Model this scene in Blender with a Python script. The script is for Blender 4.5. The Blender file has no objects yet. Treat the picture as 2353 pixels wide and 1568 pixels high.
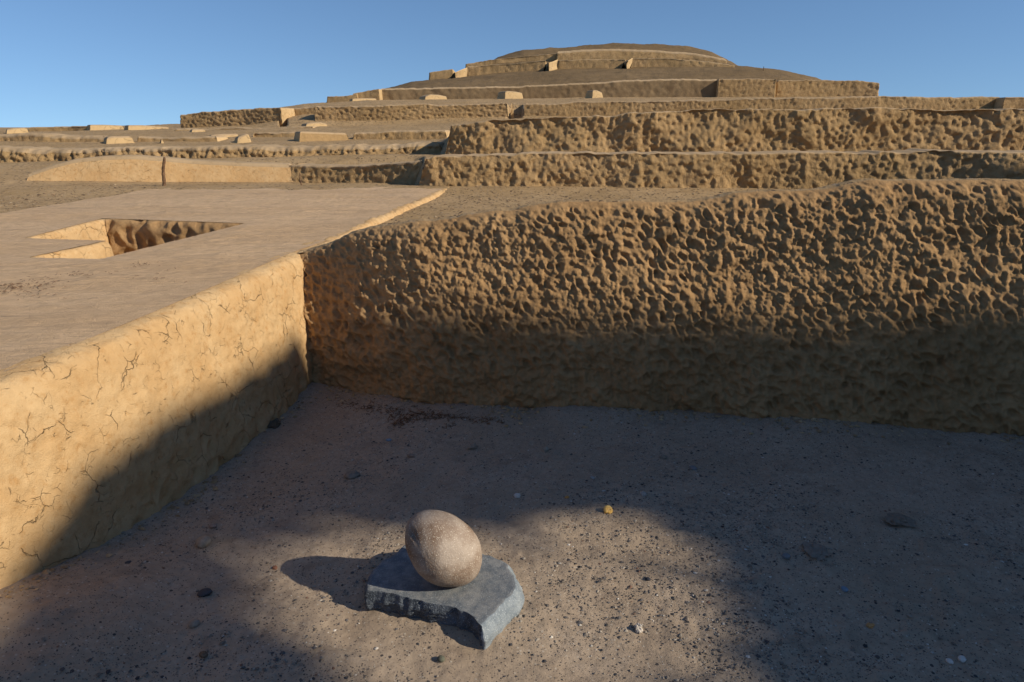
import bpy, math, random
import numpy as np
random.seed(7)
rng = np.random.default_rng(7)
D = bpy.data
scn = bpy.context.scene
COL = scn.collection

# ------------------------------------------------------------ camera model (display units of the survey: 2353 x 1568)
F = 1569.0; HY = 293.0
CAM = np.array([0.0, 0.0, 1.6])
PITCH = math.atan((784 - HY) / F)
FW = np.array([0, math.cos(PITCH), -math.sin(PITCH)])
UP = np.array([0, math.sin(PITCH), math.cos(PITCH)])
RT = np.array([1.0, 0, 0])
def ray(x, y): return FW + RT * (x - 1176.5) / F - UP * (y - 784) / F
def PZ(x, y, z=0.0, k=0.0):
    r = ray(x, y); return CAM + r * ((z - 1.6) / (r[2] - k * r[1]))
def PY(x, y, Y):
    r = ray(x, y); return CAM + r * (Y / r[1])

# ------------------------------------------------------------ numpy noise
def _h(ix, iy, iz, s):
    n = (ix.astype(np.int64) * 374761393 + iy.astype(np.int64) * 668265263 + iz.astype(np.int64) * 2147483647 + s * 1274126177) & 0xFFFFFFFF
    n = ((n ^ (n >> 13)) * 1274126177) & 0xFFFFFFFF
    n = ((n ^ (n >> 16)) * 2246822519) & 0xFFFFFFFF
    n = n ^ (n >> 15)
    return (n & 0xFFFFFF) / float(0xFFFFFF)
def vnoise(x, y, z=0.0, s=0):
    x, y, z = np.broadcast_arrays(np.asarray(x, float), np.asarray(y, float), np.asarray(z, float))
    xi, yi, zi = np.floor(x), np.floor(y), np.floor(z)
    fx, fy, fz = x - xi, y - yi, z - zi
    fx = fx*fx*fx*(fx*(fx*6-15)+10); fy = fy*fy*fy*(fy*(fy*6-15)+10); fz = fz*fz*(3-2*fz)
    r = 0
    for dz in (0, 1):
        wz = fz if dz else 1 - fz
        for dx in (0, 1):
            wx = fx if dx else 1 - fx
            for dy in (0, 1):
                wy = fy if dy else 1 - fy
                r = r + _h(xi + dx, yi + dy, zi + dz, s) * wx * wy * wz
    return r * 2 - 1
def fbm(x, y, z=0.0, o=4, s=0, g=0.5):
    r = 0; a = 1.0; f = 1.0; t = 0
    for i in range(o):
        r = r + a * vnoise(np.asarray(x) * f + 13.7 * i, np.asarray(y) * f - 7.1 * i, np.asarray(z) * f, s + i); t += a
        a *= g; f *= 2.03
    return r / t
def worley(u, v, s=0):
    ui, vi = np.floor(u), np.floor(v)
    f1 = np.full(u.shape, 9.0); f2 = np.full(u.shape, 9.0); cid = np.zeros(u.shape); dx1 = np.zeros(u.shape); dy1 = np.zeros(u.shape)
    zz = np.zeros_like(ui)
    for a in (-1, 0, 1):
        for b in (-1, 0, 1):
            cx, cy = ui + a, vi + b
            px = cx + 0.5 + (_h(cx, cy, zz, s) - .5) * .85; py = cy + 0.5 + (_h(cx, cy, zz, s + 5) - .5) * .85
            d = np.hypot(u - px, v - py)
            m = d < f1
            f2 = np.where(m, f1, np.minimum(f2, d))
            cid = np.where(m, _h(cx, cy, zz, s + 9), cid)
            dx1 = np.where(m, u - px, dx1); dy1 = np.where(m, v - py, dy1)
            f1 = np.where(m, d, f1)
    return f1, f2, cid, dx1, dy1
def sstep(a, b, x):
    t = np.clip((x - a) / (b - a), 0, 1); return t * t * (3 - 2 * t)
def handprints(u, v, cell, s=0, soft=0.0):
    """depth pattern (0..1 pressed in, small crumbs out) of fist marks pushed into wet mud"""
    wu = u + cell * .35 * fbm(u / cell * .8, v / cell * .8, 0, 2, s + 20)
    wv = v + cell * .35 * fbm(u / cell * .8, v / cell * .8, 5, 2, s + 30)
    a = wu / cell + .35 * wv / cell; b = wv / (cell * 1.12)
    f1, f2, cid, dx, dy = worley(a, b, s)
    edge = sstep(0.0, .28, f2 - f1)
    r = .40 + .30 * cid
    q = f1 / r
    bowl = (1 - sstep(.18, 1.08, q)) * (1 - .35 * np.clip(q, 0, 1) ** 2 + .18 * dx)
    dep = .35 + .65 * _h(np.floor(cid * 9973), np.floor(cid * 7919), np.zeros_like(cid), s + 3)
    pit = edge * bowl * dep
    return pit * (1 - soft)

# ------------------------------------------------------------ mesh helpers
def mesh_np(name, V, Fq, mat_idx=None, smooth=True):
    """V (n,3), Fq (m,4) quads"""
    me = D.meshes.new(name)
    V = np.ascontiguousarray(V, dtype=np.float32); Fq = np.ascontiguousarray(Fq, dtype=np.int32)
    me.vertices.add(len(V)); me.vertices.foreach_set('co', V.ravel())
    k = Fq.shape[1]
    me.loops.add(Fq.size); me.loops.foreach_set('vertex_index', Fq.ravel())
    me.polygons.add(len(Fq)); me.polygons.foreach_set('loop_start', np.arange(0, Fq.size, k, dtype=np.int32))
    me.polygons.foreach_set('loop_total', np.full(len(Fq), k, dtype=np.int32))
    if mat_idx is not None: me.polygons.foreach_set('material_index', np.ascontiguousarray(mat_idx, dtype=np.int32))
    me.polygons.foreach_set('use_smooth', np.full(len(Fq), smooth, dtype=bool))
    me.update(calc_edges=True); me.validate()
    return me
def gridfaces(nu, nv, wrap=False, off=0):
    i = np.arange(nu if wrap else nu - 1)[:, None]; j = np.arange(nv - 1)[None, :]
    i2 = (i + 1) % nu
    a = i * nv + j; b = i2 * nv + j; c = i2 * nv + j + 1; d = i * nv + j + 1
    return np.stack([a, b, c, d], -1).reshape(-1, 4) + off
def obj(name, me, mats, parent=None, origin=None):
    if not isinstance(mats, (list, tuple)): mats = [mats]
    for m in mats: me.materials.append(m)
    o = D.objects.new(name, me); COL.objects.link(o)
    if origin is not None:
        n = len(me.vertices); co = np.empty(n * 3, np.float32); me.vertices.foreach_get('co', co)
        co = co.reshape(-1, 3) - np.array(origin, np.float32); me.vertices.foreach_set('co', co.ravel()); me.update()
        o.location = tuple(float(c) for c in origin)
    if parent is not None:
        o.parent = parent
        o.location = tuple(o.location[i] - parent.location[i] for i in range(3))
    return o
def tag(o, label=None, cat=None, group=None, kind=None):
    if label: o['label'] = label
    if cat: o['category'] = cat
    if group: o['group'] = group
    if kind: o['kind'] = kind
    return o
def empty(name, loc):
    o = D.objects.new(name, None); COL.objects.link(o); o.location = tuple(float(c) for c in loc); o.empty_display_size = .2
    return o

# ------------------------------------------------------------ materials
def earth(name, c1, c2, c3=None, big=1.2, rough_scale=60, bump=.25, bdist=.01, crack=None, speck=None, rough=.95, fine=400, tint=.5, streak=False, craze=(.42, .58)):
    """dry earth: two or three tones mixed by noise, fine bump, optional shrinkage cracks, optional grains"""
    m = D.materials.new(name); m.use_nodes = True
    N = m.node_tree.nodes; L = m.node_tree.links
    b = N['Principled BSDF']; b.inputs['Roughness'].default_value = rough
    b.inputs['Specular IOR Level'].default_value = .15
    tc = N.new('ShaderNodeTexCoord'); co = tc.outputs['Object']
    if streak:
        mp = N.new('ShaderNodeMapping'); L.new(co, mp.inputs[0]); mp.inputs['Rotation'].default_value = (0, 0, .35); mp.inputs['Scale'].default_value = (.45, 2.2, 1); cs = mp.outputs[0]
    else: cs = co
    def noise(sc, det=5, r=.6, src=None):
        n = N.new('ShaderNodeTexNoise'); n.inputs['Scale'].default_value = sc; n.inputs['Detail'].default_value = det
        n.inputs['Roughness'].default_value = r; L.new(src or co, n.inputs['Vector']); return n.outputs['Fac']
    def ramp(src, a, bb):
        r = N.new('ShaderNodeMapRange'); r.inputs[1].default_value = a; r.inputs[2].default_value = bb; r.interpolation_type = 'SMOOTHSTEP'
        L.new(src, r.inputs[0]); return r.outputs[0]
    def mix(f, a, bb, mode='MIX'):
        x = N.new('ShaderNodeMix'); x.data_type = 'RGBA'; x.blend_type = mode
        if isinstance(f, float): x.inputs[0].default_value = f
        else: L.new(f, x.inputs[0])
        for i, v in ((6, a), (7, bb)):
            if isinstance(v, tuple): x.inputs[i].default_value = (*v, 1)
            else: L.new(v, x.inputs[i])
        return x.outputs[2]
    def math_(op, a, bb):
        x = N.new('ShaderNodeMath'); x.operation = op
        for i, v in ((0, a), (1, bb)):
            if isinstance(v, (int, float)): x.inputs[i].default_value = v
            else: L.new(v, x.inputs[i])
        return x.outputs[0]
    c = mix(ramp(noise(big, 6, .65, cs), .35, .65), c1, c2)
    if c3: c = mix(ramp(noise(big * 4.3, 5, .7, cs), .50, .72), c, c3)
    c = mix(ramp(noise(rough_scale * .6, 3), .3, .75), mix(.0, c, c), mix(tint, c, tuple(v * .72 for v in c1)))
    h = math_('ADD', math_('MULTIPLY', noise(rough_scale * (.45 if streak else 1), 6, .7, cs), .7 if not streak else 1.1), math_('MULTIPLY', noise(fine, 3, .6), .35))
    if crack:
        sc, w, amt = crack
        wn = N.new('ShaderNodeTexNoise'); wn.inputs['Scale'].default_value = sc * 2.2; wn.inputs['Detail'].default_value = 5; L.new(co, wn.inputs['Vector'])
        va = N.new('ShaderNodeVectorMath'); va.operation = 'MULTIPLY_ADD'; L.new(wn.outputs['Color'], va.inputs[0]); va.inputs[1].default_value = (.42 / sc,) * 3; L.new(co, va.inputs[2])
        vo = N.new('ShaderNodeTexVoronoi'); vo.feature = 'DISTANCE_TO_EDGE'; vo.inputs['Scale'].default_value = sc; L.new(va.outputs[0], vo.inputs['Vector'])
        ck = math_('SUBTRACT', 1.0, ramp(vo.outputs['Distance'], 0.0, w))
        ck = math_('MULTIPLY', ck, ramp(noise(sc * .9, 3), craze[0], craze[1]))
        vo2 = N.new('ShaderNodeTexVoronoi'); vo2.feature = 'DISTANCE_TO_EDGE'; vo2.inputs['Scale'].default_value = sc * 3.1; L.new(va.outputs[0], vo2.inputs['Vector'])
        ck2 = math_('MULTIPLY', math_('SUBTRACT', 1.0, ramp(vo2.outputs['Distance'], 0.0, w * 1.6)), ramp(noise(sc * 2.3, 3), .53, .66))
        ck = math_('MAXIMUM', ck, math_('MULTIPLY', ck2, .7))
        c = mix(math_('MULTIPLY', ck, amt), c, tuple(v * .22 for v in c1))
        h = math_('SUBTRACT', h, math_('MULTIPLY', ck, 1.6))
    if speck:
        for sc, thr, colr in speck:
            vo = N.new('ShaderNodeTexVoronoi'); vo.inputs['Scale'].default_value = sc; L.new(co, vo.inputs['Vector'])
            sep = N.new('ShaderNodeSeparateColor'); L.new(vo.outputs['Color'], sep.inputs[0])
            f = math_('MULTIPLY', math_('GREATER_THAN', sep.outputs[0], thr), math_('LESS_THAN', vo.outputs['Distance'], .42))
            c = mix(f, c, colr)
            h = math_('ADD', h, math_('MULTIPLY', f, .35))
    L.new(c, b.inputs['Base Color'])
    bp = N.new('ShaderNodeBump'); bp.inputs['Strength'].default_value = bump; bp.inputs['Distance'].default_value = bdist
    L.new(h, bp.inputs['Height']); L.new(bp.outputs[0], b.inputs['Normal'])
    return m

M = {}
M['plaster'] = earth('cream_plaster', (.58, .365, .17), (.64, .435, .225), (.50, .285, .115), big=5, rough_scale=38, bump=.8, bdist=.014, crack=(7.0, .013, .42), craze=(.49, .60), fine=260, tint=.3)
M['plaster_far'] = earth('cream_plaster_far', (.52, .355, .175), (.58, .41, .22), (.44, .285, .13), big=1.2, rough_scale=14, bump=.3, bdist=.02, crack=(2.5, .03, .6), fine=80, tint=.25)
M['floor'] = earth('trodden_mud_top', (.60, .405, .235), (.66, .46, .28), (.47, .325, .20), big=1.0, rough_scale=28, bump=.7, bdist=.045, crack=None, fine=160, tint=.45, streak=True)
M['mud'] = earth('handprinted_mud', (.46, .275, .125), (.53, .33, .158), (.36, .215, .10), big=2, rough_scale=45, bump=1.0, bdist=.018, crack=None, fine=300, tint=.5)
M['mud_far'] = earth('handprinted_mud_far', (.41, .265, .122), (.48, .315, .155), (.29, .18, .085), big=.8, rough_scale=20, bump=.9, bdist=.04, crack=None, fine=70, tint=.5)
M['mud_brown'] = earth('brown_mud', (.22, .145, .075), (.28, .19, .10), (.17, .11, .058), big=.35, rough_scale=8, bump=.5, bdist=.04, fine=40, tint=.5)
M['coping'] = earth('pale_worn_coping', (.43, .30, .17), (.50, .36, .215), (.34, .235, .125), big=1.5, rough_scale=20, bump=.4, bdist=.02, fine=120, tint=.4)
M['sand'] = earth('grey_sand', (.375, .285, .20), (.43, .335, .245), (.285, .215, .155), big=1.6, rough_scale=70, bump=.55, bdist=.010, fine=520, tint=.5,
                  speck=[(150, .93, (.09, .075, .065)), (110, .95, (.45, .38, .3)), (210, .86, (.17, .135, .105)), (75, .985, (.08, .07, .065))])
M['soil'] = earth('brown_soil', (.40, .265, .13), (.47, .32, .17), (.29, .195, .10), big=.9, rough_scale=22, bump=.8, bdist=.03, fine=110, tint=.55,
                  speck=[(26, .80, (.13, .09, .055)), (40, .88, (.42, .31, .2))])

M['mound'] = earth('dark_mound_soil', (.19, .125, .06), (.24, .16, .08), (.13, .088, .045), big=.25, rough_scale=4, bump=.9, bdist=.10, fine=14, tint=.6)
def simple(name, c1, c2, scale=20, rough=.8, bump=.3, bd=.003, c3=None, spec=.3, thr=(.4, .65)):
    m = D.materials.new(name); m.use_nodes = True; N = m.node_tree.nodes; L = m.node_tree.links
    b = N['Principled BSDF']; b.inputs['Roughness'].default_value = rough; b.inputs['Specular IOR Level'].default_value = spec
    tc = N.new('ShaderNodeTexCoord'); n = N.new('ShaderNodeTexNoise'); n.inputs['Scale'].default_value = scale; n.inputs['Detail'].default_value = 7; n.inputs['Roughness'].default_value = .65
    L.new(tc.outputs['Object'], n.inputs['Vector'])
    r = N.new('ShaderNodeValToRGB'); L.new(n.outputs['Fac'], r.inputs[0])
    r.color_ramp.elements[0].position = thr[0]; r.color_ramp.elements[0].color = (*c1, 1)
    r.color_ramp.elements[1].position = thr[1]; r.color_ramp.elements[1].color = (*c2, 1)
    out = r.outputs[0]
    if c3:
        v = N.new('ShaderNodeTexNoise'); v.inputs['Scale'].default_value = 260; v.inputs['Detail'].default_value = 2; L.new(tc.outputs['Object'], v.inputs['Vector'])
        mr = N.new('ShaderNodeMapRange'); mr.inputs[1].default_value = .60; mr.inputs[2].default_value = .68; L.new(v.outputs['Fac'], mr.inputs[0])
        x = N.new('ShaderNodeMix'); x.data_type = 'RGBA'; L.new(mr.outputs[0], x.inputs[0]); L.new(out, x.inputs[6]); x.inputs[7].default_value = (*c3, 1); out = x.outputs[2]
    L.new(out, b.inputs['Base Color'])
    n2 = N.new('ShaderNodeTexNoise'); n2.inputs['Scale'].default_value = 180; n2.inputs['Detail'].default_value = 5; L.new(tc.outputs['Object'], n2.inputs['Vector'])
    bp = N.new('ShaderNodeBump'); bp.inputs['Strength'].default_value = bump; bp.inputs['Distance'].default_value = bd
    L.new(n2.outputs['Fac'], bp.inputs['Height']); L.new(bp.outputs[0], b.inputs['Normal'])
    return m
M['egg'] = simple('river_stone', (.20, .13, .085), (.39, .315, .25), 7, .7, .6, .003, c3=(.58, .50, .40), thr=(.38, .60))
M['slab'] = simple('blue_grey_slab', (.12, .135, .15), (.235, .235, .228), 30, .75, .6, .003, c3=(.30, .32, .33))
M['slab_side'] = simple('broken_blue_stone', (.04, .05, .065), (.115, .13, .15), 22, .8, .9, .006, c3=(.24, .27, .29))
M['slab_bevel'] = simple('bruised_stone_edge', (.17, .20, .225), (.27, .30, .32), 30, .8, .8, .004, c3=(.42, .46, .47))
M['wood'] = simple('weathered_stake', (.10, .055, .03), (.22, .13, .07), 40, .85, .6, .004)
M['twig'] = simple('rust_brown_twigs', (.08, .035, .018), (.26, .12, .05), 60, .8, .3, .002)
M['shell'] = simple('orange_yellow_shell', (.75, .42, .09), (.90, .62, .22), 50, .5, .2, .001)

# ------------------------------------------------------------ site dimensions (metres)
EY = np.array([-12, -2, 2.08, 2.81, 4.41, 5.44, 8.27, 9.0]); EX = np.array([-3.95, -2.33, -1.67, -1.52, -1.29, -1.18, -0.73, -.62])
def x_edge(y): return np.interp(y, EY, EX)
def x_left(y): return np.interp(y, [-12, 6.13, 8.37, 9], [-7.3, -4.55, -4.21, -4.12])
def plat_z(y): return .75 + .02 * np.asarray(y)
BX = [-1.8, -1.3, -.91, -.56, -.07, .81, 2.24, 2.75, 4.5, 10]; BY = [4.15, 4.13, 3.94, 3.77, 3.69, 3.65, 3.42, 3.27, 2.95, 2.2]
TX = [-1.8, -1.3, -.9, -.56, 0, .8, 2.24, 2.75, 4.5, 10]; TY = [4.30, 4.29, 4.10, 3.95, 3.86, 3.78, 3.62, 3.5, 3.25, 2.4]
LX = [-1.8, -1.3, -1.16, -.78, -.3, -.06, .29, .97, 1.54, 1.9, 2.5, 4.5, 10]; LZ = [.80, .85, .90, 1.04, 1.11, 1.16, 1.21, 1.225, 1.28, 1.325, 1.335, 1.3, 1.25]
def smoothi(x, X, Z, w=.12):
    return (np.interp(x - w, X, Z) + 2 * np.interp(x, X, Z) + np.interp(x + w, X, Z) + np.interp(x - w / 2, X, Z) + np.interp(x + w / 2, X, Z)) / 6

SLAB_T = .088
top = [(835.6, 1355), (840, 1338), (846.5, 1321), (867, 1286.6), (910, 1265), (922, 1250), (945, 1240), (1010, 1240), (1075, 1255), (1112, 1268), (1139, 1275), (1171, 1293), (1184, 1318), (1189, 1345), (1178, 1366), (1150, 1395), (1122, 1428), (1106, 1440), (1096, 1424), (1085.6, 1413.5), (1047, 1395), (1006, 1387), (937, 1373), (851, 1355)]
T = np.array([PZ(a, b, SLAB_T)[:2] for a, b in top])
T_C = T.mean(0)
def sand_z(x, y):
    z = .10 * sstep(3.1, 1.7, y) * sstep(-.9, -1.6, x) + .11 * sstep(2.4, 1.6, y) * sstep(-1.0, -1.6, x) + .035 * sstep(.5, .0, (smoothi(x, BX, BY) - y)) * sstep(4, 2, x)
    z = z + .014 * fbm(x * 1.8, y * 1.8, 0, 3, 50) + .008 * fbm(x * 6, y * 6, 1, 3, 51)
    z = z + .022 * sstep(.30, .0, smoothi(x, BX, BY) - y) * np.clip(.35 + fbm(x * 2.3, y * .8, 5, 3, 53), 0, 1) + .03 * sstep(.22, .02, x - x_edge(y)) * np.clip(.3 + fbm(y * 3, x, 6, 3, 54), 0, 1)
    ds = np.hypot((x - T_C[0]) * .82 + (y - T_C[1]) * -.45, ((x - T_C[0]) * .5 + (y - T_C[1]) * .85) * 1.55)
    z = z + .013 * sstep(.44, .24, ds) * (.7 + .6 * vnoise(x * 9, y * 9, 0, 55))
    lump = np.clip(fbm(x * 9 + 3, y * 9, 2, 3, 52) - .18, 0, 1) * .04 * sstep(2.8, 2.2, y) * (.4 + .6 * sstep(.3, 1.4, x))
    return z + lump

# ------------------------------------------------------------ sand court
xs = np.concatenate([np.linspace(-60, -3, 10), np.arange(-2.4, 3.3, .012), np.linspace(3.4, 8, 40), np.linspace(9, 70, 16)])
ys = np.concatenate([np.linspace(-70, -3, 14), np.linspace(-2, .9, 16), np.arange(.95, 4.3, .012), np.linspace(4.32, 4.75, 8)])
xs = xs[xs > -2.41]
X, Y = np.meshgrid(xs, ys, indexing='ij')
Z = sand_z(X, Y) + .0035 * fbm(X * 45, Y * 45, 0, 2, 60)
V = np.stack([X, Y, Z], -1).reshape(-1, 3)
sand = obj('sand_ground', mesh_np('sand_ground', V, gridfaces(*X.shape)), M['sand'])
tag(sand, kind='structure')

# ------------------------------------------------------------ soil terrain beyond, polar sheet reaching the horizon
cols = np.array([-3000, 0, 400, 560, 700, 850, 950, 975, 1010, 1040, 1145, 1200, 1310, 1400, 1500, 1560, 1620, 1700, 1780, 1860, 2000, 2353, 5500], float)
def row(d):  # py given at some columns -> all columns
    k = sorted(d); return np.interp(cols, k, [d[i] for i in k])
rows = [
 (8.0, {0: 433, 2353: 433}), (8.6, {0: 425, 700: 426, 2353: 427}),
 (9.0, {0: 410, 400: 424, 700: 427, 950: 428, 975: 366, 1200: 366, 2353: 362}),
 (9.75, {0: 392, 400: 410, 700: 418, 950: 412, 975: 361, 2353: 358}),
 (10.6, {0: 378, 700: 363, 850: 360, 950: 358, 1040: 356, 2353: 355}),
 (11.2, {0: 374, 700: 358, 1010: 353, 1040: 300, 1145: 292, 2353: 278}),
 (14.6, {0: 327, 400: 326, 700: 322, 1000: 322, 1145: 300, 1400: 285, 2353: 268}),
 (20.0, {0: 308, 400: 298, 700: 291, 1000: 284, 1200: 272, 1700: 258, 2353: 248}),
 (20.9, {0: 306, 400: 296, 560: 290, 650: 286, 700: 268, 1000: 255, 1200: 252, 1700: 250, 2353: 246}),
 (30.0, {0: 302, 400: 294, 560: 262, 700: 240, 850: 232, 1000: 230, 1400: 226, 2000: 224, 2353: 231}),
 (34.0, {0: 301, 400: 294, 560: 262, 700: 240, 750: 234, 1000: 229, 1400: 224, 2000: 222, 2353: 232}),
 (42.0, {0: 300, 560: 280, 700: 250, 850: 215, 950: 191, 1050: 182, 1145: 176, 1310: 168, 1500: 166, 1700: 168, 1780: 175, 1860: 190, 2000: 228, 2353: 240}),
 (46.0, {0: 299, 560: 285, 850: 215, 950: 189, 1050: 179, 1200: 165, 1310: 158, 1400: 157, 1500: 153, 1620: 151, 1700: 152, 1780: 162, 1860: 178, 1920: 205, 2000: 235, 2353: 250}),
 (50.0, {0: 299, 560: 288, 850: 225, 950: 200, 1050: 168, 1145: 147, 1310: 138, 1500: 134, 1620: 138, 1700: 156, 1860: 195, 2000: 240}),
 (55.0, {0: 298, 560: 290, 850: 240, 1050: 200, 1100: 168, 1145: 131, 1200: 115, 1310: 107, 1400: 99.5, 1500: 101, 1560: 104, 1620: 119, 1700: 160, 1860: 230, 2000: 260}),
 (66.0, {0: 298, 560: 291, 850: 260, 1145: 160, 1310: 130, 1500: 130, 1620: 150, 1860: 250}),
 (95.0, {0: 296.5}), (300., {0: 294.3}), (4000., {0: 293.1})]
RY = np.array([r[0] for r in rows]); RZ = []
for Yr, d in rows:
    RZ.append([PY(c, p, Yr)[2] for c, p in zip(np.clip(cols, -50, 2400), row(d))])
RZ = np.array(RZ)
def terr_z(px, Y):
    px = np.asarray(px, float); Y = np.asarray(Y, float)
    ly = np.log(Y); lr = np.log(RY)
    j = np.clip(np.searchsorted(cols, px) - 1, 0, len(cols) - 2); tx = np.clip((px - cols[j]) / (cols[j + 1] - cols[j]), 0, 1); 
    i = np.clip(np.searchsorted(lr, ly) - 1, 0, len(RY) - 2); ty = np.clip((ly - lr[i]) / (lr[i + 1] - lr[i]), 0, 1)
    z = (RZ[i, j] * (1 - tx) + RZ[i, j + 1] * tx) * (1 - ty) + (RZ[i + 1, j] * (1 - tx) + RZ[i + 1, j + 1] * tx) * ty
    return z
def px_of(x, Y, z=1.2):
    w = Y * math.cos(PITCH) - (z - 1.6) * math.sin(PITCH); return 1176.5 + F * x / w
def ground_z(x, y):
    px = px_of(x, np.maximum(y, 4.0))
    z = terr_z(px, np.maximum(y, 8.0))
    near = plat_z(y) - .035
    t = sstep(7.6, 8.4, y)
    z = near * (1 - t) + z * t
    z = z - .6 * ((px > 1169) & (px < 1200) | (px > 648) & (px < 663)) * ((y > 20.2) & (y < 23.5))
    amp = np.clip(y / 25, .25, 2.0)
    z = z + amp * (.035 * fbm(x * 1.1, y * 1.1, 0, 4, 70) + .012 * fbm(x * 7, y * 7, 3, 3, 71)) * sstep(1500, 80, y)
    return z
pxs = np.concatenate([np.linspace(-3000, -100, 50), np.arange(-90, 2450, 5.0), np.linspace(2460, 5500, 50)])
yy = np.concatenate([np.arange(4.0, 12, .045), 12 * np.exp(np.linspace(0, math.log(80 / 12), 190)[:-1]), 80 * np.exp(np.linspace(0, math.log(50), 30))])
PX, YY = np.meshgrid(pxs, yy, indexing='ij')
XX = (PX - 1176.5) / F * (YY * math.cos(PITCH) + .4 * math.sin(PITCH))
ZZ = ground_z(XX, YY)
# under the sunken pit and inside the court the soil sheet lies deep
inpit = (XX > -3.8) & (XX < -1.9) & (YY > 4.0) & (YY < 6.05)
incourt = (XX > -1.5) & (YY < smoothi(XX, TX, TY) + .38)
ZZ = np.where(inpit, ZZ - .7, ZZ); ZZ = np.where(incourt, -.4, ZZ)
V = np.stack([XX, YY, ZZ], -1).reshape(-1, 3); Q = gridfaces(*XX.shape)
# side sheet left of the platform, behind the viewpoint
xa = np.concatenate([-np.geomspace(2000, 6, 30), np.array([-5.5, -5.0])]); ya = np.concatenate([np.linspace(-70, 4.1, 40)])
XA, YA = np.meshgrid(xa, ya, indexing='ij'); ZA = plat_z(YA) * 0 + .80 + 0 * XA
Q2 = gridfaces(*XA.shape, off=len(V))
V = np.concatenate([V, np.stack([XA, YA, ZA], -1).reshape(-1, 3)]); Q = np.concatenate([Q, Q2])
cy_ = V[Q[:, 0], 1]; cx_ = V[Q[:, 0], 0]
soil = obj('soil_ground', mesh_np('soil_ground', V, Q, ((cy_ > 35.5) & (cy_ < 90) & (cx_ > -14)).astype(int)), [M['soil'], M['mound']]); tag(soil, kind='structure')

# ------------------------------------------------------------ FRONT WALL (fist-marked mud)
def chaikin(P, n=2):
    for _ in range(n):
        a = P[:, :-1] * .75 + P[:, 1:] * .25; b = P[:, :-1] * .25 + P[:, 1:] * .75
        Q = np.empty((P.shape[0], a.shape[1] * 2 + 2) + P.shape[2:]); Q[:, 0] = P[:, 0]; Q[:, -1] = P[:, -1]; Q[:, 1:-1:2] = a; Q[:, 2:-1:2] = b; P = Q
    return P
def resample(P, n, dens=None):
    """P (nu,k,d) -> (nu,n,d) evenly by arc length of each row; also returns arc length"""
    out = np.empty((P.shape[0], n, P.shape[2])); S = np.empty((P.shape[0], n))
    for i in range(P.shape[0]):
        d = np.concatenate([[0], np.cumsum(np.linalg.norm(np.diff(P[i], axis=0), axis=1))])
        s = np.linspace(0, d[-1], n) if dens is None else dens * d[-1]
        for k in range(P.shape[2]): out[i, :, k] = np.interp(s, d, P[i, :, k])
        S[i] = s
    return out, S
def gnormals(P):
    du = np.gradient(P, axis=0); dv = np.gradient(P, axis=1)
    n = np.cross(du, dv); return n / np.maximum(np.linalg.norm(n, axis=2, keepdims=True), 1e-9)
u = np.concatenate([np.arange(-1.62, 2.95, .0048), np.arange(2.96, 10, .03)])
yb = smoothi(u, BX, BY, .2); yt = smoothi(u, TX, TY, .2); zl = smoothi(u, LX, LZ, .15) + .012 * vnoise(u * 3.1, 0, 0, 81) + .008 * vnoise(u * 9, 0, 0, 82)
o1 = np.ones_like(u)
prof = [(yb - .0, -.18 * o1), (yb, -.0 * o1), (yb + (yt - yb) * .20 - .02, .30 * o1), (yb + (yt - yb) * .5 - .025, .62 * o1), (yt - .05, zl - .16), (yt - .01, zl - .035), (yt + .06, zl + .004), (yt + .20, zl - .01), (yt + .40, zl * .6 + .32), (yt + .70, .77 * o1)]
P = np.stack([np.stack([u, a, b], -1) for a, b in prof], 1)
P = chaikin(P, 2)
P, S = resample(P, 370)
nrm = gnormals(P)            # du x dv: points toward -y
if nrm[300, 60, 1] > 0: nrm = -nrm
U = P[:, :, 0]; ZZf = P[:, :, 2]; SS = S - .18
big = .03 * fbm(U * 1.4, SS * 1.6, 0, 3, 90) + .014 * fbm(U * 4.5, SS * 4.5, 0, 3, 91)
topness = sstep(-.04, .06, P[:, :, 1] - yt[:, None])            # 1 on the trodden crest
low = sstep(.75, .45, SS)                                  # lower courses are more worn
hp = handprints(U, SS, .062, 3) * (.72 + .28 * sstep(-.3, .2, fbm(U * 6, SS * 6, 11, 2, 98)))
hp2 = handprints(U + 3, SS + 2, .036, 4)
crumb = fbm(U * 38, SS * 38, 0, 3, 92); crumb2 = np.abs(fbm(U * 17, SS * 17, 4, 3, 93))
dep = .027 * (1 + .35 * low)
patch = .40 + .60 * sstep(-.30, .22, fbm(U * 2.2, SS * 2.2, 7, 2, 94))
crumb3 = fbm(U * 75, SS * 75, 3, 2, 95)
disp = big + low * (.030 * fbm(U * 8, SS * 8, 6, 3, 96) + .012 * np.abs(fbm(U * 11, SS * 7, 8, 3, 99))) - dep * hp * patch - .005 * hp2 + .010 * crumb * (1.5 - patch * .7) + .020 * crumb2 + .003 * crumb3
disp = disp * (1 - topness) + topness * (.35 * big + .004 * crumb)
P = P + nrm * disp[..., None]
fr = empty('adobe_wall', (0.6, 3.6, 0))
n_u, n_v = P.shape[:2]
Q = gridfaces(n_u, n_v)
jj = np.tile(np.arange(n_v - 1), n_u - 1); ii = np.repeat(np.arange(n_u - 1), n_v - 1)
ct = topness[ii, jj] > .97
V = P.reshape(-1, 3)
obj('wall_face', mesh_np('wall_face', V, Q[~ct][:, ::-1]), M['mud'], fr)
idx = np.unique(Q[ct]); remap = -np.ones(len(V), int); remap[idx] = np.arange(len(idx))
obj('crest', mesh_np('crest', V[idx], remap[Q[ct]][:, ::-1]), M['soil'], fr)
for c in fr.children: c.location = (-.6, -3.6, 0)
tag(fr, 'tall mud wall in the foreground pitted all over with fist marks, its foot in shadow', 'wall')

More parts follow.
